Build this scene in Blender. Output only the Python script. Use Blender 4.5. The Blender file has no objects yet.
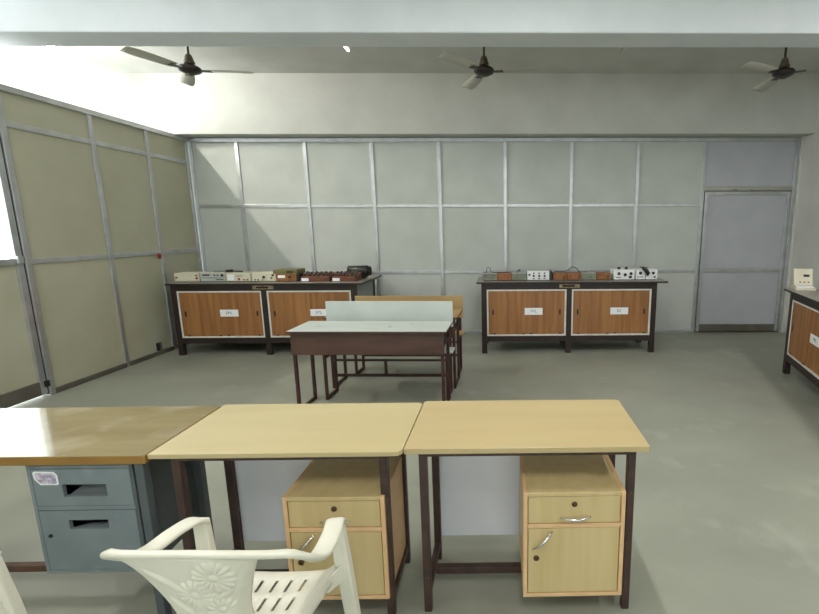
import bpy, math, random
from mathutils import Vector, Matrix
random.seed(4)
PI = math.pi
sc = bpy.context.scene
COL = sc.collection

# ------------------------------------------------------------------ materials
def lin(c):
    return tuple((v/255/12.92 if v/255 <= .04045 else ((v/255+.055)/1.055)**2.4) for v in c)

def mat(name, c, rough=.5, c2=None, scale=(4, 4, 4), detail=4, lo=.35, hi=.65, metal=0., spec=.5, bump=0., bscale=60., c3=None, wear=(.62, .72), wscale=6.):
    m = bpy.data.materials.new(name); m.use_nodes = True
    nt = m.node_tree; b = nt.nodes['Principled BSDF']
    b.inputs['Base Color'].default_value = (*lin(c), 1)
    b.inputs['Roughness'].default_value = rough
    b.inputs['Metallic'].default_value = metal
    b.inputs['Specular IOR Level'].default_value = spec
    tc = mp = None
    if c2 or bump or c3:
        tc = nt.nodes.new('ShaderNodeTexCoord')
    if c2:
        mp = nt.nodes.new('ShaderNodeMapping'); mp.inputs['Scale'].default_value = scale
        nt.links.new(tc.outputs['Object'], mp.inputs[0])
        n = nt.nodes.new('ShaderNodeTexNoise'); n.inputs['Scale'].default_value = 1; n.inputs['Detail'].default_value = detail
        nt.links.new(mp.outputs[0], n.inputs['Vector'])
        r = nt.nodes.new('ShaderNodeValToRGB')
        r.color_ramp.elements[0].position = lo; r.color_ramp.elements[0].color = (*lin(c), 1)
        r.color_ramp.elements[1].position = hi; r.color_ramp.elements[1].color = (*lin(c2), 1)
        nt.links.new(n.outputs['Fac'], r.inputs[0])
        out = r.outputs[0]
        if c3:
            n3 = nt.nodes.new('ShaderNodeTexNoise'); n3.inputs['Scale'].default_value = wscale; n3.inputs['Detail'].default_value = 6
            nt.links.new(tc.outputs['Object'], n3.inputs['Vector'])
            r3 = nt.nodes.new('ShaderNodeValToRGB')
            r3.color_ramp.elements[0].position = wear[0]; r3.color_ramp.elements[1].position = wear[1]
            nt.links.new(n3.outputs['Fac'], r3.inputs[0])
            mx = nt.nodes.new('ShaderNodeMix'); mx.data_type = 'RGBA'
            nt.links.new(r3.outputs[0], mx.inputs[0]); nt.links.new(out, mx.inputs[6])
            mx.inputs[7].default_value = (*lin(c3), 1)
            out = mx.outputs[2]
        nt.links.new(out, b.inputs['Base Color'])
    if bump:
        nb = nt.nodes.new('ShaderNodeTexNoise'); nb.inputs['Scale'].default_value = bscale; nb.inputs['Detail'].default_value = 3
        nt.links.new(tc.outputs['Object'], nb.inputs['Vector'])
        bp = nt.nodes.new('ShaderNodeBump'); bp.inputs['Strength'].default_value = bump; bp.inputs['Distance'].default_value = .01
        nt.links.new(nb.outputs['Fac'], bp.inputs['Height']); nt.links.new(bp.outputs[0], b.inputs['Normal'])
    return m

def emit(name, c, s):
    m = mat(name, c, .4); b = m.node_tree.nodes['Principled BSDF']
    b.inputs['Emission Color'].default_value = (*lin(c), 1); b.inputs['Emission Strength'].default_value = s
    return m

M = {}
M['plaster'] = mat('plaster', (204, 204, 199), .9, (192, 192, 187), (2.2, 2.2, 2.2), 6, .3, .7, bump=.25, bscale=25)
M['beam'] = mat('beam_paint', (218, 223, 228), .85, (209, 215, 220), (3, 3, 3), 5, .3, .7, bump=.2, bscale=30)
M['floor'] = mat('floor_vinyl', (155, 157, 144), .5, (141, 143, 131), (1.1, 1.6, 1), 7, .3, .7, c3=(164, 166, 154), wear=(.58, .75), wscale=2.2, bump=.05, bscale=40)
M['panel_grey'] = mat('panel_laminate', (192, 196, 192), .6, (185, 189, 185), (3, 3, 3), 4)
M['panel_door'] = mat('door_laminate', (178, 180, 187), .6, (172, 174, 181), (3, 3, 3), 4)
M['panel_beige'] = mat('beige_board', (184, 183, 162), .7, (174, 172, 150), (2, 2, 2), 5, .3, .7, c3=(172, 166, 136), wear=(.6, .8), wscale=1.3)
M['alu'] = mat('aluminium', (196, 198, 200), .38, (182, 184, 186), (8, 8, 8), 3, metal=.75)
M['alu_dark'] = mat('aluminium_dark', (112, 108, 98), .5, (96, 92, 84), (6, 6, 6), 3, metal=.3)
M['alu_rust'] = mat('aluminium_worn', (178, 178, 172), .45, (165, 165, 160), (6, 6, 6), 3, metal=.6, c3=(140, 118, 100), wear=(.58, .66), wscale=11)
M['gasket'] = mat('black_rubber', (32, 36, 40), .6)
M['brown'] = mat('dark_brown_paint', (44, 30, 27), .45, (34, 23, 21), (6, 6, 6), 5, c3=(108, 84, 70), wear=(.7, .76), wscale=9)
M['brown_tube'] = mat('dark_brown_steel', (70, 50, 44), .45, (52, 36, 33), (14, 14, 14), 5, c3=(112, 92, 82), wear=(.66, .74), wscale=16)
M['oxide'] = mat('red_oxide_steel', (72, 40, 37), .5, (52, 29, 28), (10, 10, 10), 4)
M['void'] = mat('dark_plywood', (38, 28, 25), .8)
M['wood_door'] = mat('teak_veneer', (162, 112, 66), .45, (132, 88, 48), (26, 26, 1.3), 5, .35, .7)
M['wood_small'] = mat('teak_case', (150, 96, 50), .45, (122, 74, 36), (30, 8, 8), 4)
M['white_trim'] = mat('white_beading', (224, 224, 218), .5, (206, 205, 198), (9, 9, 9), 3)
M['bench_top'] = mat('bench_laminate', (150, 146, 138), .35, (128, 122, 114), (5, 5, 5), 5)
M['bench_end'] = mat('grey_end_board', (150, 154, 150), .6, (140, 144, 140), (5, 5, 5), 4)
M['paper'] = mat('white_paper', (236, 238, 242), .7)
M['ink'] = mat('grey_ink', (92, 96, 104), .7)
M['black'] = mat('black_plastic', (24, 22, 22), .4)
M['brass_hole'] = mat('worn_cream_paint', (176, 158, 126), .6, (128, 104, 78), (30, 30, 30), 3)
M['maple'] = mat('maple_laminate', (188, 170, 128), .32, (179, 160, 117), (1.2, 9, 9), 5, .3, .7)
M['maple_pale'] = mat('maple_laminate_pale', (191, 176, 134), .3, (183, 168, 125), (1.2, 8, 8), 5, .3, .7)
M['maple_v'] = mat('maple_front', (203, 183, 137), .4, (192, 170, 121), (22, 22, 1.6), 5, .3, .7)
M['maple_edge'] = mat('beech_edging', (221, 184, 140), .45, (210, 172, 128), (8, 8, 8), 3)
M['old_top'] = mat('old_teak_laminate', (152, 139, 104), .07, (136, 122, 88), (1.4, 12, 6), 6, .3, .7, c3=(176, 168, 142), wear=(.5, .75), wscale=4, spec=1.)
M['old_edge'] = mat('varnished_edge', (152, 116, 54), .4, (134, 98, 44), (4, 14, 14), 4)
M['steel_blue'] = mat('blue_grey_steel', (126, 137, 142), .45, (114, 126, 132), (5, 5, 5), 5, c3=(138, 150, 154), wear=(.6, .75), wscale=5)
M['steel_dark_shade'] = mat('dark_and_shaded_steel', (84, 92, 96), .5, (74, 82, 86), (6, 6, 6), 4)
M['rust'] = mat('rusty_brown_steel', (98, 66, 48), .6, (70, 48, 38), (20, 20, 20), 5)
M['white_board'] = mat('white_board', (222, 224, 232), .5, (214, 216, 224), (4, 4, 4), 3)
M['plastic'] = mat('cream_plastic', (224, 222, 208), .36, (215, 212, 197), (7, 7, 7), 5, c3=(206, 201, 184), wear=(.62, .8), wscale=5)
M['chrome'] = mat('chrome', (215, 215, 218), .18, metal=1.)
M['keyhole'] = mat('bronze_lock', (84, 60, 38), .4, metal=.4)
M['fan_brown'] = mat('fan_enamel', (40, 30, 27), .4)
M['fan_cup'] = mat('fan_cup_enamel', (84, 78, 60), .5)
M['fan_blade'] = mat('fan_blade_enamel', (190, 189, 178), .5)
M['desk_grey'] = mat('worn_white_laminate', (196, 202, 198), .5, (184, 190, 186), (3, 10, 5), 6, .3, .7, c3=(146, 134, 122), wear=(.66, .74), wscale=9)
M['back_grey'] = mat('grey_white_board', (194, 202, 198), .55, (186, 194, 190), (4, 4, 4), 3)
M['yellow_ply'] = mat('yellow_ply', (178, 149, 102), .5, (166, 136, 88), (2, 9, 9), 4)
M['apron'] = mat('brown_veneer_apron', (86, 61, 51), .5, (66, 47, 40), (2, 12, 12), 6, .3, .7, c3=(122, 94, 80), wear=(.66, .8), wscale=7)
M['cream'] = mat('cream_enamel', (212, 207, 186), .5, (202, 197, 176), (9, 9, 9), 3)
M['olive'] = mat('olive_enamel', (112, 104, 64), .5, (98, 90, 54), (9, 9, 9), 3)
M['grey_green'] = mat('grey_green_panel', (128, 132, 116), .5, (104, 108, 98), (25, 25, 25), 3, c3=(176, 172, 120), wear=(.58, .64), wscale=22)
M['white_case'] = mat('white_instrument', (230, 232, 234), .45)
M['grey_case'] = mat('grey_instrument', (176, 180, 178), .5)
M['red'] = mat('red_plastic', (150, 44, 34), .5)
M['brown_case'] = mat('brown_board', (112, 66, 46), .5, (92, 52, 36), (12, 12, 12), 3)
M['component'] = mat('dark_component', (72, 62, 54), .5)
M['blue_screen'] = mat('blue_panel', (38, 120, 152), .4)
M['ivory_yellow'] = mat('ivory_yellow_case', (200, 192, 142), .5)
M['tube_lit'] = emit('lit_tube', (255, 252, 240), 620)
M['tube_glint'] = emit('glint_tube', (255, 250, 236), 8)  # weak emission stands in for a glint on an unlit tube
M['tube_off'] = mat('unlit_tube', (214, 214, 208), .3)
M['sticker_art'] = mat('sticker_print', (214, 208, 222), .5, (150, 138, 166), (40, 60, 60), 3, .4, .62, c3=(208, 176, 120), wear=(.62, .66), wscale=40)
g = bpy.data.materials.new('window_glass'); g.use_nodes = True
nt = g.node_tree; nt.nodes.clear()
o_ = nt.nodes.new('ShaderNodeOutputMaterial'); mx = nt.nodes.new('ShaderNodeMixShader'); tr = nt.nodes.new('ShaderNodeBsdfTransparent'); gl = nt.nodes.new('ShaderNodeBsdfGlossy')
gl.inputs['Roughness'].default_value = .05; mx.inputs[0].default_value = .07; tr.inputs[0].default_value = (.95, .97, .96, 1)
nt.links.new(tr.outputs[0], mx.inputs[1]); nt.links.new(gl.outputs[0], mx.inputs[2]); nt.links.new(mx.outputs[0], o_.inputs[0])
M['glass'] = g

# ------------------------------------------------------------------ mesh helpers
class MB:
    def __init__(s): s.v = []; s.f = []; s.m = []; s.sm = []
    def face(s, idx, m=0, sm=False): s.f.append(idx); s.m.append(m); s.sm.append(sm)
    def hexa(s, p, m=0):
        b = len(s.v); s.v += [tuple(q) for q in p]
        for q in ((0, 3, 2, 1), (4, 5, 6, 7), (0, 1, 5, 4), (1, 2, 6, 5), (2, 3, 7, 6), (3, 0, 4, 7)):
            s.face([b+i for i in q], m)
    def box(s, x0, x1, y0, y1, z0, z1, m=0):
        s.hexa([(x0, y0, z0), (x1, y0, z0), (x1, y1, z0), (x0, y1, z0), (x0, y0, z1), (x1, y0, z1), (x1, y1, z1), (x0, y1, z1)], m); return s
    def prism(s, poly, a0, a1, axis='z', m=0):
        def P(u, v, w): return {'z': (u, v, w), 'y': (u, w, v), 'x': (w, u, v)}[axis]
        b = len(s.v); n = len(poly)
        s.v += [P(u, v, a0) for u, v in poly] + [P(u, v, a1) for u, v in poly]
        s.face([b+i for i in reversed(range(n))], m); s.face([b+n+i for i in range(n)], m)
        for i in range(n):
            j = (i+1) % n; s.face([b+i, b+j, b+n+j, b+n+i], m)
        return s
    def tube(s, pts, r, n=10, m=0, caps=True):
        pts = [Vector(p) for p in pts]; rs = r if isinstance(r, (list, tuple)) else [r]*len(pts)
        b = len(s.v); up = None
        for i, p in enumerate(pts):
            t = (pts[min(i+1, len(pts)-1)]-pts[max(i-1, 0)]).normalized()
            if up is None: up = Vector((0, 0, 1)) if abs(t.z) < .9 else Vector((1, 0, 0))
            a = t.cross(up).normalized(); c = a.cross(t).normalized(); up = c
            for k in range(n):
                q = p + (a*math.cos(2*PI*k/n)+c*math.sin(2*PI*k/n))*rs[i]; s.v.append(tuple(q))
        for i in range(len(pts)-1):
            for k in range(n):
                k2 = (k+1) % n
                s.face([b+i*n+k, b+i*n+k2, b+(i+1)*n+k2, b+(i+1)*n+k], m, True)
        if caps:
            s.face([b+k for k in reversed(range(n))], m); s.face([b+(len(pts)-1)*n+k for k in range(n)], m)
        return s
    def lathe(s, prof, c=(0, 0, 0), n=24, m=0, axis='z'):
        b = len(s.v)
        for r, h in prof:
            for k in range(n):
                a = 2*PI*k/n; x, y = r*math.cos(a), r*math.sin(a)
                s.v.append({'z': (c[0]+x, c[1]+y, c[2]+h), 'y': (c[0]+x, c[1]+h, c[2]+y), 'x': (c[0]+h, c[1]+x, c[2]+y)}[axis])
        for i in range(len(prof)-1):
            for k in range(n):
                k2 = (k+1) % n
                s.face([b+i*n+k, b+i*n+k2, b+(i+1)*n+k2, b+(i+1)*n+k], m, True)
        s.face([b+k for k in reversed(range(n))], m); s.face([b+(len(prof)-1)*n+k for k in range(n)], m)
        return s
    def text(s, body, size, x, y, z, m=0, align='CENTER'):
        """lettering lying in the x-z plane, facing -y"""
        cu = bpy.data.curves.new('lettering', 'FONT'); cu.body = body; cu.size = size; cu.align_x = align; cu.align_y = 'CENTER'; cu.extrude = .0004; cu.resolution_u = 3
        ob = bpy.data.objects.new('lettering', cu)
        me = bpy.data.meshes.new_from_object(ob)
        b = len(s.v)
        s.v += [(x+v.co.x, y-v.co.z, z+v.co.y) for v in me.vertices]
        for p in me.polygons: s.face([b+i for i in p.vertices], m)
        bpy.data.objects.remove(ob); bpy.data.curves.remove(cu); bpy.data.meshes.remove(me)
        return s
    def build(s, name, mats, parent=None, bevel=0., seg=2, solid=0., sub=0, loc=None):
        me = bpy.data.meshes.new(name); me.from_pydata(s.v, [], s.f)
        if not isinstance(mats, (list, tuple)): mats = [mats]
        for m in mats: me.materials.append(M[m] if isinstance(m, str) else m)
        for p, mi, sm in zip(me.polygons, s.m, s.sm): p.material_index = mi; p.use_smooth = sm
        import bmesh
        bm = bmesh.new(); bm.from_mesh(me); bmesh.ops.recalc_face_normals(bm, faces=bm.faces); bm.to_mesh(me); bm.free()
        me.update()
        o = bpy.data.objects.new(name, me); COL.objects.link(o)
        if parent: o.parent = parent
        if loc: o.location = loc
        if solid:
            k = o.modifiers.new('thickness', 'SOLIDIFY'); k.thickness = solid; k.offset = 0
        if sub:
            k = o.modifiers.new('smooth', 'SUBSURF'); k.levels = sub; k.render_levels = sub
        if bevel:
            k = o.modifiers.new('soft_edges', 'BEVEL'); k.width = bevel; k.segments = seg; k.limit_method = 'ANGLE'; k.angle_limit = math.radians(40)
        return o

def B(*a): return MB().box(*a)
def thing(name, label, cat, loc=(0, 0, 0), rz=0., group=None):
    o = bpy.data.objects.new(name, None); COL.objects.link(o); o.empty_display_size = .1
    o.location = loc; o.rotation_euler = (0, 0, rz); o['label'] = label; o['category'] = cat
    if group: o['group'] = group
    return o
def tag(o, label, cat, group=None):
    o['label'] = label; o['category'] = cat
    if group: o['group'] = group
    return o
def struct(o): o['kind'] = 'structure'; return o
def copy_thing(root, loc, rz, label, group=None):
    r = root.copy(); COL.objects.link(r); r.location = loc; r.rotation_euler = (0, 0, rz); r['label'] = label
    if group: r['group'] = group
    for ch in list(root.children):
        c = ch.copy(); COL.objects.link(c); c.parent = r
        for gch in list(ch.children):
            d = gch.copy(); COL.objects.link(d); d.parent = c
    return r

# ------------------------------------------------------------------ room
D, L, T, ZC = 6.76, -4.49, 2.892, 3.68
XR, XO, YB = 4.385, -6.9, -4.2
struct(B(XO, XR+.2, YB-.2, D+.4, -.12, 0).build('floor', 'floor'))
struct(B(XO, XR+.2, YB-.2, D+.4, ZC, ZC+.15).build('ceiling', 'plaster'))
struct(B(XO, XR, 4.02, 4.325, 3.2, ZC).build('trim_1', 'beam', bevel=.012))
struct(B(XO, XR, -1.9, -1.6, 3.2, ZC).build('trim_2', 'beam', bevel=.012))
# plastered back wall: lintel beam in front, wall behind the partition
b = MB(); b.box(XO, XR, 6.5, D+.2, 2.902, ZC); b.box(XO, XR, D+.06, D+.2, 0, 2.902)
struct(b.build('wall_back', 'plaster'))
struct(B(XR, XR+.2, YB, D+.2, 0, ZC).build('wall_right', 'plaster'))
# wall behind the camera with a row of window openings
b = MB(); wins = [(-4.0, -2.2), (-1.7, .1), (.6, 2.4), (2.8, 4.1)]
z0, z1 = .85, 2.75
xs = [L-.05] + [x for w in wins for x in w] + [XR]
for i in range(0, len(xs), 2): b.box(xs[i], xs[i+1], YB-.2, YB, 0, ZC)
for a, c in wins: b.box(a, c, YB-.2, YB, 0, z0); b.box(a, c, YB-.2, YB, z1, ZC)
struct(b.build('wall_rear', 'plaster'))
for i, (a, c) in enumerate(wins):
    f = MB(); w = .05
    for (p, q) in ((a, a+w), ((a+c)/2-w/2, (a+c)/2+w/2), (c-w, c)): f.box(p, q, YB-.12, YB-.07, z0, z1)
    f.box(a, c, YB-.12, YB-.07, z0, z0+w); f.box(a, c, YB-.12, YB-.07, z1-w, z1)
    fo = struct(f.build('window_%d' % (i+1), 'alu'))
    B(a+w, c-w, YB-.1, YB-.094, z0+w, z1-w).build('pane', 'glass', fo)

# aluminium partition along the back
mx_ = [-3.792, -2.821, -1.862, -.895, .061, 1.028, 1.999, 2.971]
pb = struct(B(L, 2.971, D-.012, D+.012, .02, T-.02).build('partition_back', 'panel_grey'))
hw = .026
for x in mx_: B(x-hw, x+hw, D-.03, D+.03, .0, T-.05).build('mullion', 'alu', pb, .004)
B(L+.02, L+.066, D-.03, D+.03, 0, T-.05).build('mullion', 'alu', pb, .004)
B(L, 4.36, D-.045, D+.045, T-.056, T).build('top_rail', 'alu', pb, .004)
for z in (1.942, .963):
    for i, (a, c) in enumerate(zip([L+.066]+[x+hw for x in mx_], [x-hw for x in mx_])):
        if z < 1 or True: B(a, c, D-.027, D+.027, z-.024, z+.024).build('rail', 'alu', pb, .004)
B(L, 2.971, D-.042, D+.042, 0, .05).build('bottom_rail', 'alu', pb, .003)
# door in the back partition
xd0, xd1 = 2.997, 4.35
db = struct(B(xd0+.06, xd1-.06, D-.012, D+.012, .05, 2.12).build('door_2', 'panel_door'))
B(xd1-.055, xd1, D-.045, D+.045, 0, T-.056).build('jamb', 'alu', db, .004)
B(xd0, xd1-.055, D-.045, D+.045, 2.145, 2.205).build('door_head', 'alu_rust', db, .004)
B(xd0, xd1-.055, D-.012, D+.012, 2.205, T-.056).build('transom_panel', 'panel_door', db)
for a, c in ((xd0+.012, xd0+.06), (xd1-.113, xd1-.063)): B(a, c, D-.04, D+.03, .02, 2.135).build('stile', 'alu', db, .004)
B(xd0+.06, xd1-.113, D-.036, D+.03, 2.085, 2.135).build('rail', 'alu', db, .004)
B(xd0+.06, xd1-.113, D-.036, D+.03, .945, 1.0).build('rail', 'alu', db, .004)
B(xd0+.06, xd1-.113, D-.036, D+.03, .02, .13).build('kick_rail', 'alu_dark', db, .004)
h = MB(); h.box(xd0+.02, xd0+.05, D-.055, D-.04, 1.05, 1.2); h.box(xd0+.024, xd0+.045, D-.075, D-.055, 1.1, 1.16)
h.build('latch', 'alu', db, .004)
# small strip of plaster between door jamb and right wall
B(4.35, XR, D-.06, D+.06, 0, 2.902).build('jamb_filler', 'plaster', db)

# aluminium partition on the left, lower than the ceiling
ym = [5.179, 5.955]; l1, l2 = 2.553, 1.312
pl = struct(B(L-.012, L+.012, 4.26, D-.05, .02, T-.02).build('partition_left', 'panel_beige'))
B(L-.012, L+.012, YB, 3.1, .02, T-.02).build('board', 'panel_beige', pl)
B(L-.012, L+.012, 3.1, 4.26, l1, T-.02).build('board', 'panel_beige', pl)
for y in ym: B(L-.03, L+.03, y-hw, y+hw, 0, T-.05).build('mullion', 'alu', pl, .004)
B(L-.03, L+.03, D-.1, D-.048, 0, T-.05).build('mullion', 'alu', pl, .004)
for y in (-3.2, -2.2, -1.2, -.2, .8, 1.8, 3.07): B(L-.03, L+.03, y-hw, y+hw, 0, T-.05).build('mullion', 'alu', pl, .004)
B(L-.045, L+.045, YB, D-.045, T-.056, T).build('top_rail', 'alu', pl, .004)
seg = [(YB, 3.07-hw), (4.29, ym[0]-hw), (ym[0]+hw, ym[1]-hw), (ym[1]+hw, D-.1)]
for a, c in seg:
    B(L-.027, L+.027, a, c, l1-.026, l1+.026).build('rail', 'alu', pl, .004)
    B(L-.027, L+.027, a, c, l2-.026, l2+.026).build('rail', 'alu', pl, .004)
    B(L-.042, L+.042, a, c, 0, .05).build('bottom_rail', 'alu_dark', pl, .003)
B(L-.036, L+.036, 3.07+hw, 4.23, l1-.03, l1+.03).build('rail', 'alu', pl, .004)
# glazed door in the left partition
yd0, yd1 = 3.1, 4.24
dl = struct(B(L-.01, L+.01, yd0+.05, yd1-.07, .1, l2).build('door_1', 'panel_beige'))
B(L-.045, L+.045, 4.235, 4.29, 0, T-.05).build('jamb', 'alu', dl, .004)
B(L-.008, L+.03, 4.222, 4.236, .02, 2.5).build('gasket', 'gasket', dl)
B(L-.036, L+.036, yd1-.075, yd1-.018, .03, 2.51).build('stile', 'alu', dl, .004)
B(L-.036, L+.036, yd0, yd0+.055, .03, 2.51).build('stile', 'alu', dl, .004)
B(L-.036, L+.036, yd0+.055, yd1-.075, 2.455, 2.51).build('rail', 'alu', dl, .004)
B(L-.036, L+.036, yd0+.055, yd1-.075, l2-.02, l2+.035).build('rail', 'alu', dl, .004)
B(L-.036, L+.036, yd0+.055, yd1-.075, .03, .16).build('kick_rail', 'alu_dark', dl, .004)
B(L-.003, L+.003, yd0+.055, yd1-.075, l2+.035, 2.455).build('pane', 'glass', dl)
h = MB(); h.box(L+.036, L+.06, yd1-.08, yd1-.03, l2-.01, l2+.06); h.build('latch', 'alu', dl, .006)
B(L+.03, L+.055, 4.2, 4.24, .1, .16).build('floor_bolt', 'black', dl, .004)
tag(B(L+.03, L+.052, 5.865, 5.905, 1.235, 1.3).build('switch_box', 'red', bevel=.004), 'small red box fixed to the mullion of the beige left partition', 'switch')
b = MB(); b.box(L+.012, L+.03, 5.70, 5.735, .06, .16, 0); b.box(L+.012, L+.036, 5.655, 5.69, .06, .16, 1)
tag(b.build('door_bolt', ['alu_dark', 'gasket'], bevel=.004), 'small dark bolt plate low on the beige left partition board', 'bolt')

# ------------------------------------------------------------------ ceiling fans
def make_fan(loc, rz, label):
    t = thing('ceiling_fan', label, 'fan', loc, rz, 'ceiling fans behind the beam')
    MB().tube([(0, 0, .1), (0, 0, ZC-loc[2]-.05)], .011, 12).build('rod', 'fan_brown', t)
    MB().lathe([(.055, ZC-loc[2]-.002), (.05, ZC-loc[2]-.04), (.016, ZC-loc[2]-.075)], n=20).build('ceiling_cup', 'fan_cup', t)
    MB().lathe([(.046, .052), (.052, .06), (.05, .075), (.042, .085), (.038, .11), (.026, .14), (.012, .15)], n=24).build('canopy_cup', 'fan_cup', t)
    MB().lathe([(.02, -.048), (.035, -.045), (.06, -.04), (.095, -.022), (.107, -.005), (.105, .012), (.09, .026), (.05, .036), (.032, .042), (.03, .056)], n=32).build('motor', 'fan_brown', t)
    MB().lathe([(.008, -.058), (.03, -.053), (.034, -.046)], n=20).build('bottom_cap', 'fan_cup', t)
    for k in range(3):
        a = k*2*PI/3; R = Matrix.Rotation(a, 4, 'Z')
        m = MB(); n = 10
        for i in range(n+1):
            u = i/n; r = .15+.45*u; w = .048+.02*math.sin(u*PI*.8)+.006*u
            if i == n: w *= .8
            for (dy, dz) in ((-w, -.010), (0, .004), (w, .012)):
                for th in (.0015, -.0015): m.v.append(tuple(R @ Vector((r, dy, dz-.004+th))))
        for i in range(n):
            q = i*6
            for j in (0, 2):
                m.face([q+j, q+j+2, q+8+j, q+6+j], 0, True); m.face([q+j+1, q+7+j, q+9+j, q+3+j], 0, True)
            m.face([q, q+6, q+7, q+1]); m.face([q+4, q+5, q+11, q+10])
        m.face([0, 1, 3, 2]); m.face([2, 3, 5, 4]); e = n*6; m.face([e, e+2, e+3, e+1]); m.face([e+2, e+4, e+5, e+3])
        bl = m.build('blade', 'fan_blade', t)
        br = MB(); br.prism([tuple((R @ Vector((x, y, 0)))[:2]) for x, y in ((.085, -.022), (.2, -.034), (.2, .034), (.085, .022))], -.013, -.008)
        br.build('blade_bracket', 'fan_brown', bl)
    return t
make_fan((-3.205, 5.0, 3.235), math.radians(8), 'brown ceiling fan on the left, near the beige partition')
make_fan((-.171, 5.0, 3.223), math.radians(-8), 'brown ceiling fan in the middle, one blade pointing right')
make_fan((2.975, 5.0, 3.206), math.radians(-35), 'brown ceiling fan on the right, above the partition door')

# tube lights running front to back behind the beam
for x, tm, lb in ((-4.95, 'tube_lit', 'lit tube light beyond the left partition, glowing under the beam edge'),
                  (-1.72, 'tube_glint', 'tube light with a bright end between left and middle fans'),
                  (1.385, 'tube_off', 'unlit tube light between the middle and right fans')):
    t = thing('tube_light', lb, 'light', (x, 0, 0), 0, 'tube lights on the ceiling')
    B(-.022, .022, 4.36, 5.53, ZC-.045, ZC).build('batten', 'white_trim', t, .004)
    for y in (4.38, 5.5): B(-.012, .012, y-.012, y+.012, ZC-.1, ZC-.045).build('holder', 'white_trim', t, .003)
    MB().tube([(0, 4.393, ZC-.083), (0, 5.487, ZC-.083)], .014, 14).build('tube', tm, t)

# ------------------------------------------------------------------ lab benches
def lab_bench(label, loc, rz, W, legx, labels, ov, endboard=False, dp=.58, group='lab benches with sliding doors'):
    t = thing('lab_bench', label, 'bench', loc, rz, group)
    dp, H, lw = dp, .945, .068
    b = MB(); b.box(-ov[0], W+ov[1], -.045, dp+.06, H-.026, H-.004, 0); b.box(-ov[0], W+ov[1], -.045, dp+.06, H-.004, H, 1)
    b.build('worktop', ['brown', 'bench_top'], t, .002)
    legs = [0, legx, W-lw]
    for x in legs:
        B(x, x+lw, 0, .06, 0, H-.026).build('leg', 'brown', t, .004)
        B(x, x+lw, dp-.06, dp, 0, H-.026).build('leg', 'brown', t, .004)
    for i in (0, 1):
        a, c = legs[i]+lw, legs[i+1]
        B(a, c, .004, .05, .84, H-.026).build('apron', 'brown', t, .003)
        B(a, c, .0, .055, .16, .232).build('bottom_beam', 'brown', t, .003)
        # carcass floor, back and the two sliding doors in a white beaded frame
        f = MB(); z0, z1, w = .232, .84, .02
        f.box(a, c, .006, .03, z0, z0+w); f.box(a, c, .006, .03, z1-w, z1); f.box(a, a+w, .006, .03, z0+w, z1-w); f.box(c-w, c, .006, .03, z0+w, z1-w)
        f.build('door_frame', 'white_trim', t, .003)
        md = (a+c)/2
        for k, (p, q, y) in enumerate(((a+w, md+.015, .012), (md-.015, c-w, .022))):
            d = B(p, q, y, y+.009, z0+w, z1-w).build('sliding_door', 'wood_door', t)
            hx = p+.06 if k == 0 else q-.06
            MB().prism([(hx+.011*math.cos(s)*1, .545+.011*math.sin(s)+(.024 if math.sin(s) > 0 else -.024)) for s in [2*PI*j/14 for j in range(14)]], y-.003, y-.0002, 'y').build('finger_pull', 'black', d)
            for sx in (p+.075, q-.055):
                B(sx-.016, sx+.016, y-.004, y-.0002, z0+w, z0+w+.016).build('door_stop', 'black', d)
            if k == 0 and labels[i]:
                lx, txt = labels[i]
                m = MB(); m.box(lx-.115, lx+.115, .008, .0105, .51, .60, 0); m.text(txt, .05, lx, .0079, .555, 1)
                m.build('paper_label', ['paper', 'ink'], d)
    cb = MB(); cb.box(lw, W-lw, .055, dp-.02, .17, .2); cb.box(lw, W-lw, dp-.02, dp-.005, .17, H-.026); cb.box(legx+.02, legx+.04, .055, dp-.02, .2, H-.026)
    cb.build('carcass', 'void', t)
    for x0, x1 in ((.012, .03), (W-.03, W-.012)):
        B(x0, x1, .06, dp-.06, .17, H-.026).build('end_board', 'bench_end' if endboard else 'brown', t)
    sp = MB(); cx = legx+lw/2
    sp.box(cx-.13, cx+.13, -.006, .0, .862, .908, 0); sp.box(cx-.085, cx+.07, -.0085, -.006, .872, .896, 1)
    sp.build('socket_plate', ['brass_hole', 'void'], t)
    return t
XL0, XR0, YF = -4.18, -.26, 5.63
lab_bench('dark brown lab bench with teak sliding doors, beside the beige left partition', (XL0, YF, 0), 0, 2.33, 1.13, [(.70, 'EPS.'), (1.845, 'ETL.')], (.03, .09), True, .86)
lab_bench('dark brown lab bench with teak sliding doors, middle of the grey back partition', (XR0, YF, 0), 0, 2.25, 1.09, [(.67, 'PTL'), (1.775, 'EC')], (.06, .12))
WX, WY, WR = 3.16, 4.79, math.atan2(-.95, -.275)
lab_bench('dark brown lab bench standing askew along the right wall', (WX, WY, 0), WR, 2.25, 1.09, [(.76, 'MPL'), (1.7, 'MCL')], (.07, .1))

# ------------------------------------------------------------------ instruments on the benches
ZT = .9455
GL, GR = 'instruments on the left bench', 'instruments on the middle bench'
def knob(m, x, y, z, r, mi, l=.016): m.lathe([(r, 0), (r, -l*.7), (r*.75, -l)], (x, y, z), 14, mi, 'y')
def case(name, label, cat, x0, x1, y, h, cm, face=None, depth=.2, z=ZT, group=None):
    t = thing(name, label, cat, ((x0+x1)/2, y, z), 0, group); w = (x1-x0)/2
    B(-w, w, .006, depth, .008, h).build('case', cm, t, .004)
    B(-w+.002, w-.002, 0, .006, .01, h-.002).build('front_panel', face or cm, t)
    f = MB()
    for sx in (-w+.02, w-.02):
        for sy in (.03, depth-.03): f.lathe([(.01, 0), (.008, .008)], (sx, sy, 0), 10)
    f.build('feet', 'black', t)
    return t, w
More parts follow.
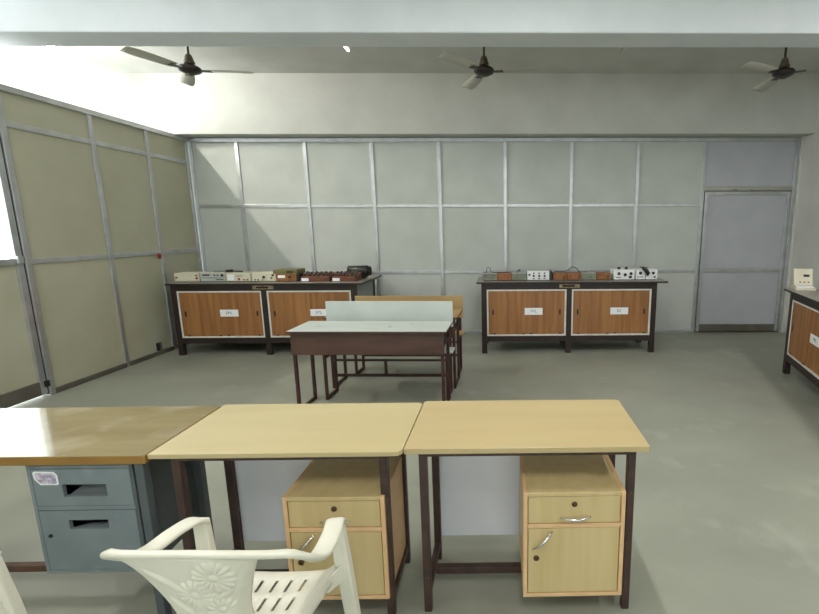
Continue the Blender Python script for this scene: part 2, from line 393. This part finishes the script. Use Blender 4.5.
# left bench, from the left
t, w = case('test_instrument', 'plain cream instrument at the far left end of left bench', 'instrument', -4.175, -3.86, 5.72, .115, 'cream', group=GL)
m = MB(); knob(m, -w+.03, 0, .06, .012, 0); knob(m, w-.03, 0, .05, .013, 0); knob(m, w-.032, 0, .085, .01, 0); m.build('terminal', 'red', t)
t, w = case('test_instrument', 'cream instrument with black display slot, second from left partition', 'instrument', -3.845, -3.535, 5.72, .115, 'cream', 'grey_case', group=GL)
B(-w+.03, -w+.12, -.003, 0, .08, .098).build('display', 'black', t)
m = MB(); knob(m, .03, 0, .088, .009, 0); knob(m, .07, 0, .088, .009, 0); knob(m, w-.03, 0, .085, .016, 0); m.build('knob', 'black', t)
m = MB(); m.box(-w+.03, w-.03, -.002, 0, .05, .056); m.box(.04, w-.02, -.002, 0, .026, .036); m.build('legend', 'gasket', t)
t, w = case('test_instrument', 'cream instrument with white meter face, third from left partition', 'instrument', -3.52, -3.21, 5.72, .115, 'cream', group=GL)
B(-w+.02, -w+.1, -.003, 0, .02, .095).build('meter_face', 'paper', t)
m = MB(); m.box(-.03, .06, -.002, 0, .07, .076); m.box(-.03, .05, -.002, 0, .084, .088); m.build('legend', 'ink', t)
m = MB(); knob(m, .01, 0, .036, .014, 0); knob(m, w-.04, 0, .03, .009, 0); knob(m, w-.085, 0, .03, .009, 0); m.build('knob', 'red', t)
t, w = case('test_instrument', 'cream instrument with scattered black knobs, fourth from left partition', 'instrument', -3.195, -2.885, 5.72, .115, 'cream', group=GL)
m = MB(); knob(m, 0, 0, .06, .018, 0); knob(m, w-.04, 0, .085, .013, 0); knob(m, w-.06, 0, .05, .01, 0)
for q in (-.11, -.07, -.02): knob(m, q, 0, .026, .007, 0)
m.build('knob', 'black', t)
t, w = case('wooden_meter_box', 'teak fronted meter box under the olive box on left bench', 'meter', -2.88, -2.62, 5.70, .10, 'wood_small', depth=.22, group=GL)
B(-.10, -.01, -.003, 0, .05, .085).build('name_plate', 'paper', t)
m = MB(); knob(m, .045, 0, .062, .016, 0); m.build('knob', 'black', t)
B(w, w+.035, .004, .2, .01, .095).build('side_cover', 'black', t, .004)
t = thing('olive_power_unit', 'olive metal box lying on top of the teak meter box', 'instrument', (-2.76, 5.71, ZT+.1005), 0, GL)
B(-.155, .155, 0, .24, 0, .055).build('case', 'olive', t, .004); B(-.15, .15, -.004, 0, .004, .05).build('front_panel', 'olive', t)
B(.02, .1, -.007, -.004, .015, .035).build('slot', 'void', t)
def board(label, x0, x1, y, lab):
    t = thing('component_board', label, 'training board', ((x0+x1)/2, y, ZT), 0, GL); w = (x1-x0)/2
    b = MB(); b.prism([(0, 0), (.24, 0), (.24, .1), (.03, .065), (0, .06)], -w, w, 'x'); b.build('case', 'brown_case', t, .003)
    B(-w+.01, -w+.1, -.003, 0, .008, .046).build('paper_label', 'paper', t)
    for i in range(6):
        for j in range(2):
            m = MB(); r = .016+.004*((i+j) % 2)
            m.lathe([(r, 0), (r, .024+.006*((i*3+j) % 3)), (r*.6, .034)], (-w+.03+i*(2*w-.06)/5, .06+j*.09, .07+j*.016), 12)
            m.build('terminal_knob', 'component', t)
    return t
board('brown component board with white label, right of the olive box', -2.565, -2.205, 5.70, 1)
board('brown component board with white label, near right end of left bench', -2.17, -1.86, 5.70, 1)
t = thing('round_motor', 'black round-bodied motor at the right end of left bench', 'motor', (-1.83, 6.09, ZT), 0, GL)
MB().lathe([(.05, -.26), (.072, -.25), (.075, .0), (.07, .02), (.045, .03)], (0, 0, .1), 20, 0, 'x').build('body', 'black', t)
MB().lathe([(.06, .035), (.064, .04), (.06, .046)], (0, 0, .1), 18, 0, 'x').build('end_ring', 'void', t)
for a in (-.22, -.06): B(a, a+.04, -.06, .06, 0, .06).build('foot', 'black', t)
pr = MB(); pr.tube([(-3.72, 5.8, ZT+.131), (-3.56, 5.8, ZT+.131)], .004, 8); pr.tube([(-3.56, 5.8, ZT+.131), (-3.48, 5.81, ZT+.136)], [.016, .02], 10); pr.tube([(-3.48, 5.81, ZT+.13), (-3.36, 5.82, ZT+.125)], .009, 8)
tag(pr.build('test_probe', 'black'), 'black probe lying across the tops of the cream instruments', 'probe')

# middle bench, from the left
def module(label, x0, x1, mname, fm, knobs):
    t, w = case('training_module', label, 'training board', x0, x1, 5.71, .092, mname, fm, group=GR)
    m = MB()
    for kx, kz, r in knobs: knob(m, kx, 0, kz, r, 0)
    if knobs: m.build('knob', 'black', t)
    return t, w
module('grey-green module at the left end of the middle bench', -.245, -.065, 'grey_case', 'grey_green', [(-.05, .06, .008), (.05, .07, .008)])
module('teak fronted module between the two leftmost grey-green modules', -.06, .13, 'wood_small', 'wood_small', [(.0, .08, .006)])
module('grey-green module just left of the white six-knob box', .135, .32, 'grey_case', 'grey_green', [(-.04, .05, .008), (.06, .066, .007)])
t, w = case('control_box', 'white control box with six black knobs on the middle bench', 'instrument', .33, .615, 5.71, .125, 'grey_case', 'white_case', group=GR)
for i in range(3):
    for j in range(2):
        m = MB(); knob(m, -.06+i*.07, 0, .06+j*.035, .014 if j == 0 else .01, 0); m.build('knob', 'black', t)
m = MB(); knob(m, -.115, 0, .075, .014, 0); m.build('knob', 'black', t)
m = MB()
for i in range(3): m.box(-.075+i*.07, -.045+i*.07, -.002, 0, .02, .032)
m.build('legend', 'ink', t)
B(w, w+.035, 0, .2, .0, .122).build('side_cover', 'black', t, .004)
module('teak fronted module just right of the white six-knob box', .665, .84, 'wood_small', 'wood_small', [(.05, .04, .012)])
module('teak fronted module over the middle leg of the middle bench', .845, 1.03, 'wood_small', 'wood_small', [(-.05, .05, .009), (.06, .05, .009)])
module('grey-green module on the right half of the middle bench', 1.035, 1.22, 'grey_case', 'grey_green', [(.02, .05, .008)])
module('teak fronted module just left of the white three-knob box', 1.225, 1.405, 'wood_small', 'wood_small', [(-.04, .07, .008), (.05, .05, .01)])
t, w = case('control_box', 'white control box with three large black knobs and top terminals', 'instrument', 1.445, 1.715, 5.71, .135, 'white_case', group=GR)
for kx, kz in ((-.07, .085), (.012, .07), (.085, .085)):
    m = MB(); knob(m, kx, 0, kz, .02, 0, .02); m.build('knob', 'black', t)
m = MB(); m.box(-.11, -.04, -.002, 0, .03, .04); m.box(.06, .1, -.003, 0, .025, .055); m.build('legend', 'gasket', t)
for kx in (-.05, .045): MB().lathe([(.018, 0), (.02, .01), (.02, .024), (.012, .03)], (kx, .08, .135), 14).build('top_terminal', 'black', t)
t, w = case('control_box', 'narrow white control box, second from the middle bench right end', 'instrument', 1.735, 1.85, 5.71, .135, 'white_case', group=GR)
m = MB(); knob(m, -.005, 0, .09, .02, 0); m.build('knob', 'black', t)
m = MB(); m.box(-.045, -.015, -.002, 0, .035, .045); m.box(0, .03, -.002, 0, .035, .045); m.build('legend', 'gasket', t)
t, w = case('control_box', 'white control box at the right end of the middle bench', 'instrument', 1.858, 2.01, 5.71, .135, 'white_case', group=GR)
m = MB(); knob(m, .02, 0, .09, .018, 0); knob(m, .04, 0, .04, .012, 0); m.build('knob', 'black', t)
m = MB(); m.tube([(1.80, 5.69, ZT+.16), (1.85, 5.668, ZT+.13), (1.875, 5.668, ZT+.09), (1.868, 5.668, ZT+.06)], [.012, .026, .026, .012], 10)
m.tube([(1.80, 5.69, ZT+.16), (1.79, 5.76, ZT+.165), (1.86, 5.82, ZT+.16), (1.93, 5.86, ZT+.145)], .005, 8)
tag(m.build('black_plug_lead', 'black'), 'black plug and lead slung over the white boxes at bench end', 'cable')
def cable(label, pts, r=.004, mt='black'):
    v = [Vector(p) for p in pts]; out = []
    for i in range(len(v)-1):
        p0, p1, p2, p3 = v[max(i-1, 0)], v[i], v[i+1], v[min(i+2, len(v)-1)]
        for k in range(6):
            s = k/6; out.append(.5*((2*p1)+(p2-p0)*s+(2*p0-5*p1+4*p2-p3)*s*s+(3*p1-p0-3*p2+p3)*s**3))
    out.append(v[-1])
    return tag(MB().tube(out, r, 8).build('cable', mt), label, 'cable')
cable('thin black cable looped above the leftmost grey-green module', [(-.22, 5.8, ZT+.097), (-.2, 5.85, ZT+.1), (-.19, 5.86, ZT+.155), (-.15, 5.86, ZT+.15), (-.13, 5.84, ZT+.1), (-.02, 5.83, ZT+.098), (.1, 5.86, ZT+.097)])
cable('thin grey cable looped behind the modules at bench middle', [(.2, 5.8, ZT+.097), (.24, 5.87, ZT+.13), (.25, 5.95, ZT+.06), (.34, 5.98, ZT+.006), (.62, 5.98, ZT+.006), (.68, 5.96, ZT+.06), (.72, 5.89, ZT+.1), (.85, 5.84, ZT+.11), (.93, 5.85, ZT+.16), (.99, 5.84, ZT+.14), (1.02, 5.83, ZT+.098), (1.12, 5.84, ZT+.097)], .005, 'gasket')

# bench by the right wall: two sloped training kits
def kit(label, x, y, rz, w, cm, fm, screen):
    t = thing('training_kit', label, 'training board', (x, y, ZT), rz, 'training kits on the right bench')
    m = MB(); m.prism([(0, 0), (.16, 0), (.16, .05), (0, .025)], 0, w, 'x'); m.build('base', cm, t, .004)
    m = MB(); m.hexa([(.004, .09, .045), (w-.004, .09, .045), (w-.004, .16, .045), (.004, .16, .045), (.004, .13, .22), (w-.004, .13, .22), (w-.004, .16, .22), (.004, .16, .22)]); m.build('back_panel', cm, t, .004)
    m = MB(); m.hexa([(.015, .01, .029), (w-.015, .01, .029), (w-.015, .08, .04), (.015, .08, .04), (.015, .01, .033), (w-.015, .01, .033), (w-.015, .08, .044), (.015, .08, .044)]); m.build('keypad', fm, t)
    m = MB(); a, c = (w*.5, w*.8) if not screen else (w*.2, w*.85); zl, zh = (.135, .16) if not screen else (.075, .19)
    yl, yh = .09+(zl-.045)*.04/.175, .09+(zh-.045)*.04/.175
    m.hexa([(a, yl-.004, zl), (c, yl-.004, zl), (c, yl+.004, zl), (a, yl+.004, zl), (a, yh-.004, zh), (c, yh-.004, zh), (c, yh+.004, zh), (a, yh+.004, zh)])
    m.build('display', 'blue_screen' if screen else 'black', t)
    m = MB()
    for i in range(3): m.box(w*.3+i*.04, w*.3+i*.04+.015, .092, .1, .072, .085)
    m.build('key', 'red' if not screen else 'black', t)
kit('cream training kit with small black display by the right wall', 3.15, 4.69, math.radians(-15), .19, 'cream', 'paper', False)
kit('ivory training kit with blue screen on the right bench', 3.335, 4.545, math.radians(-24), .24, 'ivory_yellow', 'paper', True)

# ------------------------------------------------------------------ school desks and benches in the middle
def school_desk(loc, rz, label, top, wd=1.35):
    t = thing('school_desk', label, 'desk', loc, rz, 'school desks in the middle')
    b = MB(); b.box(-.02, wd, -.03, .41, .732, .746, 1); b.box(-.018, wd-.002, -.028, .408, .746, .75, 0); b.build('desktop', [top, 'apron'], t, .002)
    B(.0, wd-.03, -.005, .012, .535, .732).build('front_apron', 'apron', t, .002)
    B(.0, wd-.03, .02, .36, .60, .612).build('book_shelf', 'apron', t)
    lw = .027
    for x in (.0, wd-.06):
        B(x, x+lw, .013, .013+lw, 0, .732).build('leg', 'oxide', t, .003)
        B(x, x+lw, .33, .33+lw, 0, .732).build('leg', 'oxide', t, .003)
        B(x+.004, x+lw-.004, .013+lw, .33, .0, .03).build('foot_bar', 'oxide', t, .002)
    return t
def school_bench(loc, rz, label, bk, st, wd=1.23, btop=.925):
    t = thing('school_bench', label, 'bench', loc, rz, 'school benches in the middle')
    B(-.02, wd+.015, .04, .2, .445, .463).build('seat', st, t, .003)
    B(-.03, wd+.0, .198, .216, btop-.25, btop).build('backrest', bk, t, .003)
    lw = .026
    for x in (.0, wd-.05):
        B(x, x+lw, -.02, -.02+lw, 0, .445).build('leg', 'oxide', t, .003)
        B(x, x+lw, .217, .217+lw, 0, btop-.03).build('leg', 'oxide', t, .003)
        B(x+.003, x+lw-.003, -.02+lw, .217, .0, .03).build('foot_bar', 'oxide', t, .002)
        B(x+.003, x+lw-.003, -.02+lw, .217, .4, .432).build('seat_bar', 'oxide', t, .002)
    B(lw, wd-.05, .22, .24, .15, .178).build('stretcher', 'oxide', t, .002)
    B(lw, wd-.05, .22, .24, .31, .33).build('stretcher', 'oxide', t, .002)
    B(wd*.42, wd*.42+.025, .218, .242, .178, .31).build('strut', 'oxide', t, .002)
    return t
rt = math.radians(-1.6)
school_desk((-1.82, 3.755, 0), rt, 'nearer school desk with worn whitish top and brown front apron', 'desk_grey')
school_bench((-1.685, 4.08, 0), rt, 'school bench with grey-white back board behind the nearer desk', 'back_grey', 'back_grey', 1.205, .918)
school_desk((-1.735, 4.36, 0), rt, 'farther school desk hidden behind the grey-white bench back', 'yellow_ply', 1.3)
school_bench((-1.635, 4.80, 0), rt, 'school bench with yellow plywood back, farthest of the row', 'yellow_ply', 'yellow_ply', 1.19, .862)

# ------------------------------------------------------------------ foreground desks
def rounded(x0, x1, y0, y1, rs, n=5):
    pts = []
    for (cx, cy, a0, r) in ((x0, y0, PI, rs[0]), (x1, y0, 1.5*PI, rs[1]), (x1, y1, 0, rs[2]), (x0, y1, .5*PI, rs[3])):
        sx = 1 if cx == x0 else -1; sy = 1 if cy == y0 else -1
        for k in range(n+1):
            a = a0+k/n*PI/2; pts.append((cx+sx*r+r*math.cos(a), cy+sy*r+r*math.sin(a)))
    return pts
def work_desk(label, loc, rz, wd, dp, top, rs, th, li, ri):
    t = thing('work_desk', label, 'desk', loc, rz, 'maple topped work desks in the front row')
    z0 = .75-th; b = MB(); b.prism(rounded(0, wd, 0, dp, rs), z0, .75, m=0); b.build('desktop', [top], t, .002)
    lw = .032; xl, xr, yf, yr = li, wd-ri-lw, .006, .31
    f = MB(); f.box(xl, xr+lw, yf, yf+.03, z0-.014, z0); f.box(xl, xr+lw, yr, yr+.03, .703, z0); f.box(xl, xl+.03, yf+.03, yr, .703, z0); f.box(xr, xr+lw, yf+.03, yr, .703, z0)
    f.build('top_frame', 'brown_tube', t, .002)
    for x in (xl, xr):
        for y in (yf, yr): B(x, x+lw, y, y+lw, 0, z0-.014 if y == yf else .703).build('leg', 'brown_tube', t, .003)
        B(x+.003, x+lw-.003, yf+lw, yr, .068, .1).build('side_bar', 'brown_tube', t, .002)
    for y in (.14,): B(xl+lw, xr, y, y+.032, .066, .098).build('cross_bar', 'brown_tube', t, .002)
    B(xl+.01, xr+lw-.01, yr+lw+.002, yr+lw+.014, .108, z0).build('modesty_panel', 'white_board', t)
    return t
work_desk('maple topped work desk with steel legs, rightmost of the front row', (-.39, 1.64, 0), math.radians(.1), .978, .498, 'maple', (.004, .006, .02, .02), .024, .055, .052)
work_desk('pale maple topped work desk in the middle of the front row', (-1.374, 1.615, 0), math.radians(.2), .98, .5, 'maple_pale', (.004, .03, .03, .004), .02, .082, .06)
def arc_handle(m, p, q, out, r=.006, n=8):
    p, q = Vector(p), Vector(q); pts = []; rr = []
    for i in range(n+1):
        u = i/n; c = p.lerp(q, u); c.y -= .006+out*math.sin(PI*u); pts.append(c); rr.append(r*(.45+.55*math.sin(PI*u)))
    m.tube(pts, rr, 8)
def pedestal(label, loc, rz, w, h, dp):
    t = thing('drawer_pedestal', label, 'cabinet', loc, rz, 'maple drawer pedestals under the desks')
    z0 = .0985; e = .017; zm = z0+h*.69
    c = MB(); c.box(0, e, 0, dp, z0, z0+h, 1); c.box(w-e, w, 0, dp, z0, z0+h, 1); c.box(e, w-e, 0, dp, z0+h-.016, z0+h, 0); c.box(e, w-e, 0, dp, z0, z0+.016, 1); c.box(e, w-e, dp-.01, dp, z0+.016, z0+h-.016, 0)
    c.box(e, w-e, .0, .018, zm-.009, zm+.009, 1); c.box(e, w-e, .03, dp-.01, zm-.008, zm+.008, 0)
    c.build('carcass', ['maple_v', 'maple_edge'], t, .0015)
    d = B(e+.003, w-e-.003, .003, .02, zm+.012, z0+h-.019).build('drawer', 'maple_v', t, .0015)
    m = MB(); zc = zm+.04; arc_handle(m, (w*.36, .003, zc-.003), (w*.66, .003, zc), .018); m.build('handle', 'chrome', d)
    MB().lathe([(.011, 0), (.011, -.004), (.004, -.006)], (w*.5, .003, z0+h-.052), 16, 0, 'y').build('lock', 'keyhole', d)
    d = B(e+.003, w-e-.003, .003, .02, z0+.019, zm-.012).build('door', 'maple_v', t, .0015)
    m = MB(); arc_handle(m, (w*.09, .003, zm-.10), (w*.285, .003, zm-.022), .02); m.build('handle', 'chrome', d)
    MB().lathe([(.012, 0), (.012, -.004), (.004, -.006)], (w*.13, .003, zm-.145), 16, 0, 'y').build('lock', 'keyhole', d)
    return t
pedestal('maple drawer pedestal with chrome handles under the rightmost desk', (.082, 1.612, 0), math.radians(.5), .41, .472, .33)
pedestal('maple drawer pedestal under the middle desk, behind the plastic chair', (-.872, 1.612, 0), 0, .402, .464, .33)

# old desk on the left with hanging steel drawer unit
t = thing('old_desk', 'old brown topped desk with hanging blue-grey steel drawer unit', 'desk', (-2.95, 1.597, 0), math.radians(.4))
b = MB(); b.prism(rounded(0, 1.57, 0, .49, (.004, .006, .004, .004)), .714, .747, m=1); b.prism(rounded(.001, 1.569, .001, .489, (.004, .006, .004, .004)), .747, .75, m=0)
b.build('desktop', ['old_top', 'old_edge'], t, .0015)
lw = .034
for x in (.06, 1.515):
    for y in (.012, .32): B(x, x+lw, y, y+lw, 0, .714).build('leg', 'rust' if x < 1 else 'steel_dark_shade', t, .003)
B(.094, 1.515, .2, .23, .085, .115).build('rear_bar', 'rust', t, .002)
B(.094, 1.515, .325, .35, .69, .714).build('top_frame', 'steel_dark_shade', t, .002)
px0, px1, pz0, pz1, py0, py1 = 1.093, 1.502, .228, .70, .02, .42
c = MB(); e = .014
c.box(px0, px0+e, py0, py1, pz0, pz1, 0); c.box(px1-e, px1, py0, py1, pz0, pz1, 1); c.box(px0+e, px1-e, py0, py1, pz0, pz0+.012, 0); c.box(px0+e, px1-e, py0, py1, pz1-.012, pz1, 0); c.box(px0+e, px1-e, py1-.01, py1, pz0+.012, pz1-.012, 0)  # right side in darker steel, its shade put into the colour
zm = pz0+.29; c.box(px0+e, px1-e, py0+.002, py0+.03, zm-.009, zm+.009, 0)
c.box(px0+e, px1-e, py0+.05, py0+.055, pz0+.012, pz1-.012, 2)  # black sheet behind the slots, painting the shade inside the drawers
c.box(px0, px1, py0, py1, pz1, .714, 1)
ped = c.build('drawer_unit', ['steel_blue', 'steel_dark_shade', 'black'], t, .0015)
def slot_front(name, x0, x1, z0, z1, sx0, sx1, sz0, sz1, lip):
    m = MB(); y0, y1 = py0+.001, py0+.016
    m.box(x0, sx0, y0, y1, z0, z1); m.box(sx1, x1, y0, y1, z0, z1); m.box(sx0, sx1, y0, y1, z0, sz0); m.box(sx0, sx1, y0, y1, sz1, z1)
    q = MB(); q.hexa([(sx0+lip[0], y1-.004, sz0), (sx1-.004, y1-.004, sz0), (sx1-.004, y1+.002, sz0), (sx0+lip[0], y1+.002, sz0), (sx0+lip[1], y1+.012, sz0+lip[2]), (sx1-.004, y1+.012, sz0+lip[3]), (sx1-.004, y1+.016, sz0+lip[3]), (sx0+lip[1], y1+.016, sz0+lip[2])])
    d = m.build(name, 'steel_blue', ped); q.build('bent_flap', 'steel_dark_shade', ped)
    return d
slot_front('drawer', px0+e+.002, px1-e-.002, zm+.011, pz1-.014, px0+.125, px0+.295, zm+.05, zm+.102, (.01, .05, .03, .04))
slot_front('drawer', px0+e+.002, px1-e-.002, pz0+.014, zm-.011, px0+.125, px0+.28, zm-.092, zm-.052, (.01, .06, .008, .01))
m = MB(); m.lathe([(.007, 0), (.007, -.004)], (px0+.045, py0, zm-.12), 12, 0, 'y'); m.build('lock', 'black', ped)
s = MB(); pts = [(.022, .122), (.025, .095), (.045, .07), (.112, .07), (.116, .075), (.116, .11), (.104, .125), (.03, .128)]
cxm = sum(p[0] for p in pts)/8; czm = sum(p[1] for p in pts)/8
s.prism([(px0+a, zm+.032+q) for a, q in pts], py0-.0006, py0+.0005, 'y', 0)
s.prism([(px0+cxm+(a-cxm)*.84, zm+.032+czm+(q-czm)*.8) for a, q in pts], py0-.0012, py0-.0006, 'y', 1)
s.build('sticker', ['paper', 'sticker_art'], ped)

# ------------------------------------------------------------------ moulded plastic chairs
def smooth_path(pts, k=5):
    v = [Vector(p) for p in pts]; out = []
    for i in range(len(v)-1):
        p0, p1, p2, p3 = v[max(i-1, 0)], v[i], v[i+1], v[min(i+2, len(v)-1)]
        for j in range(k):
            s = j/k; out.append(.5*((2*p1)+(p2-p0)*s+(2*p0-5*p1+4*p2-p3)*s*s+(3*p1-p0-3*p2+p3)*s**3))
    return out+[v[-1]]
def flower(x, z, cx, cz, R, n, ph):
    dx, dz = x-cx, z-cz; r = math.hypot(dx, dz)/R
    if r > 1: return 0
    a = math.atan2(dz, dx)+ph
    if r < .26: return .9*(1-(r/.26)**2)*.8+.25
    edge = .80+.2*abs(math.cos(n*a/2))
    if r > edge: return 0
    return (.35+.65*abs(math.cos(n*a/2)))*math.sin(min(1, (r-.2)/(edge-.2))*PI)**.5
def leaf(x, z, cx, cz, ang, l, w):
    dx, dz = x-cx, z-cz; u = (dx*math.cos(ang)+dz*math.sin(ang))/l; v = (-dx*math.sin(ang)+dz*math.cos(ang))/w
    if abs(u) > 1: return 0
    e = (1-u*u)
    return max(0, e-abs(v))*.9
def make_chair(loc, rz, label):
    t = thing('plastic_chair', label, 'chair', loc, rz, 'moulded cream plastic chairs')
    # continuous top rail and arms
    half = [(0, -.2, .786), (.1, -.198, .784), (.19, -.191, .779), (.243, -.171, .766), (.266, -.135, .73), (.266, -.08, .682), (.26, -.02, .661), (.252, .06, .657), (.236, .125, .65), (.231, .155, .625)]
    pts = [(-x, y, z) for x, y, z in reversed(half)] + half[1:]
    path = smooth_path(pts, 5); n = len(path); m = MB(); K = 14
    for i, p in enumerate(path):
        tg = (path[min(i+1, n-1)]-path[max(i-1, 0)]).normalized(); side = tg.cross(Vector((0, 0, 1))).normalized(); up = side.cross(tg).normalized()
        arm = min(1, max(0, (p.y+.19)/.14)); w = .011+.019*arm; hh = .008
        for k in range(K):
            a = 2*PI*k/K; c, s_ = math.cos(a), math.sin(a)
            q = p+side*(w*math.copysign(abs(c)**.7, c))+up*((hh if s_ > 0 else .010+.003*arm)*math.copysign(abs(s_)**.8, s_))
            m.v.append(tuple(q))
    for i in range(n-1):
        for k in range(K): m.face([i*K+k, i*K+(k+1) % K, (i+1)*K+(k+1) % K, (i+1)*K+k], 0, True)
    m.face(list(range(K))); m.face([(n-1)*K+k for k in range(K)])
    m.build('arm_rail', 'plastic', t)
    # backrest splat with embossed flowers
    m = MB(); NU, NV = 110, 96
    for j in range(NV+1):
        v = j/NV; z = .425+.352*v
        w = .098+.088*max(0, (v-.38)/.62)**1.5+.03*max(0, (.35-v)/.35)**1.5
        yb = -.15-.055*v**1.15
        for i in range(NU+1):
            u = -1+2*i/NU; x = u*w-.012*v; y = yb+u*u*(.022*(1-v)+.008*v)
            au = abs(u); hgt = 0
            if au > .84: y += .026*((au-.84)/.16)**2*min(1, (1-v)/.35)
            else:
                zz = z
                hgt = max(flower(x, zz, .048, .713, .056, 15, .2), flower(x, zz, -.012, .655, .05, 14, .5), flower(x, zz, .05, .60, .045, 13, 0), leaf(x, zz, -.085, .70, -.62, .075, .013), leaf(x, zz, -.055, .672, -.62, .06, .009), leaf(x, zz, .06, .652, .6, .034, .013), leaf(x, zz, -.06, .61, -.8, .05, .012), flower(x, zz, -.03, .53, .05, 14, .3), leaf(x, zz, .04, .52, .7, .05, .013))
                if hgt == 0 and zz > .5: hgt = .13*(math.sin(x*900+zz*500)*math.sin(zz*900-x*300))
                hgt *= min(1, (.84-au)/.05)*min(1, (1-v)/.05)
            m.v.append((x, y-.006*hgt, z))
    for j in range(NV):
        for i in range(NU):
            a = j*(NU+1)+i; m.face([a, a+1, a+NU+2, a+NU+1], 0, True)
    m.build('backrest', 'plastic', t, solid=.006)
    # seat with ventilation slots, upturned sides and a skirt
    us = [-1.06, -1.04, -1, -.93, -.86, -.78]
    slots = [-.6, -.36, -.12, .12, .36, .6]
    for s_ in slots: us += [s_-.03, s_+.03]
    us += [.78, .86, .93, 1, 1.04, 1.06]
    vs = [-.04, -.02, 0, .08, .16, .24, .30, .44, .50, .64, .70, .84, .92, .97, 1, 1.02, 1.04]
    def seatp(u, v):
        w = .165+.05*v; uc = max(-1, min(1, u)); vc = max(0, min(1, v))
        x = uc*w; y = -.18+.36*vc; z = .425+.012*vc-.012*math.cos(uc*PI/2)
        au = abs(uc)
        if au > .78: z += .026*((au-.78)/.22)**1.5
        if vc > .9: z -= .02*((vc-.9)/.1)**2
        if abs(u) > 1: z -= .5*(abs(u)-1)*1.1; x += math.copysign((abs(u)-1)*.2, u)
        if v > 1: z -= (v-1)*1.1; y += (v-1)*.2
        if v < 0: z -= (-v)*1.0
        return (x, y, z)
    m = MB(); nu, nv = len(us), len(vs)
    for v in vs:
        for u in us: m.v.append(seatp(u, v))
    for j in range(nv-1):
        for i in range(nu-1):
            um = (us[i]+us[i+1])/2
            if any(abs(um-s_) < .02 for s_ in slots) and (vs[j], vs[j+1]) in ((.30, .44), (.50, .64), (.70, .84)): continue
            a = j*nu+i; m.face([a, a+1, a+nu+1, a+nu], 0, True)
    m.build('seat', 'plastic', t, solid=.006)
    for sx in (-1, 1):
        def leg(secs):
            m = MB()
            for (x, y, z, wx, wy) in secs:
                x *= sx
                m.v += [(x-wx, y-wy, z), (x+wx, y-wy, z), (x+wx, y+wy, z), (x-wx, y+wy, z)]
            for i in range(len(secs)-1):
                for k in range(4): m.face([i*4+k, i*4+(k+1) % 4, i*4+4+(k+1) % 4, i*4+4+k])
            m.face([3, 2, 1, 0]); e = (len(secs)-1)*4; m.face([e, e+1, e+2, e+3])
            return m.build('leg', 'plastic', t, .006, 3)
        leg([(.23, .148, .638, .023, .014), (.237, .165, .45, .026, .018), (.262, .205, 0, .019, .019)])
        leg([(.165, -.18, .43, .026, .02), (.215, -.235, .2, .024, .02), (.245, -.285, 0, .019, .019)])
        # web joining arm, leg and seat side
        m = MB(); m.hexa([(sx*.205, .09, .40), (sx*.24, .15, .40), (sx*.243, .165, .40), (sx*.2, .115, .40), (sx*.208, .09, .452), (sx*.243, .145, .47), (sx*.246, .16, .47), (sx*.205, .112, .452)])
        m.build('side_web', 'plastic', t, .003)
    return t
make_chair((-.797, 1.225, 0), math.radians(-1.2), 'cream plastic armchair with embossed flower back, facing the middle desk')
make_chair((-1.80, 1.075, 0), math.radians(2), 'cream plastic armchair at lower left, only an arm and leg showing')

# ------------------------------------------------------------------ unseen fill lights added in front of the beam, daylight and camera
for (x, y, p) in ((-3.0, 2.2, 46), (0.2, 2.2, 46), (3.0, 2.2, 46), (-3.0, -.5, 36), (0.2, -.5, 36), (3.0, -.5, 36)):
    ld = bpy.data.lights.new('fill_light', 'AREA'); ld.shape = 'RECTANGLE'; ld.size = .12; ld.size_y = 1.2; ld.energy = p; ld.color = (1, .99, .95)
    lo_ = bpy.data.objects.new('fill_light', ld); COL.objects.link(lo_); lo_.location = (x, y, ZC-.06)
w = bpy.data.worlds.new('daylight'); sc.world = w; w.use_nodes = True
bg = w.node_tree.nodes['Background']; bg.inputs[0].default_value = (.95, 1, .985, 1); bg.inputs[1].default_value = 5.4

f, cxp, cyp = 445.75, 507.285, 307.
yaw, pit, rol = [math.radians(a) for a in (.718, 9.958, -.195)]
cy_, sy_, cp_, sp_, cr_, sr_ = math.cos(yaw), math.sin(yaw), math.cos(pit), math.sin(pit), math.cos(rol), math.sin(rol)
fw = Vector((sy_*cp_, cy_*cp_, -sp_)); u0 = Vector((sy_*sp_, cy_*sp_, cp_)); r0 = Vector((cy_, -sy_, 0))
R = cr_*r0+sr_*u0; U = cr_*u0-sr_*r0
cam = bpy.data.cameras.new('camera'); co = bpy.data.objects.new('camera', cam); COL.objects.link(co)
mw = Matrix((R, U, -fw)).transposed().to_4x4(); mw.translation = (0, 0, 1.6043); co.matrix_world = mw
cam.sensor_fit = 'HORIZONTAL'; cam.sensor_width = 36; cam.lens = f/819*36
cam.shift_x = (819/2-cxp)/819; cam.shift_y = (cyp-307)/819; cam.clip_start = .02
sc.camera = co
sc.view_settings.view_transform = 'Standard'; sc.view_settings.look = 'None'; sc.view_settings.gamma = 1
sc.view_settings.use_curve_mapping = False
sc.view_settings.exposure = -0.1
sc.cycles.use_denoising = True
sc.cycles.max_bounces = 8; sc.cycles.diffuse_bounces = 6
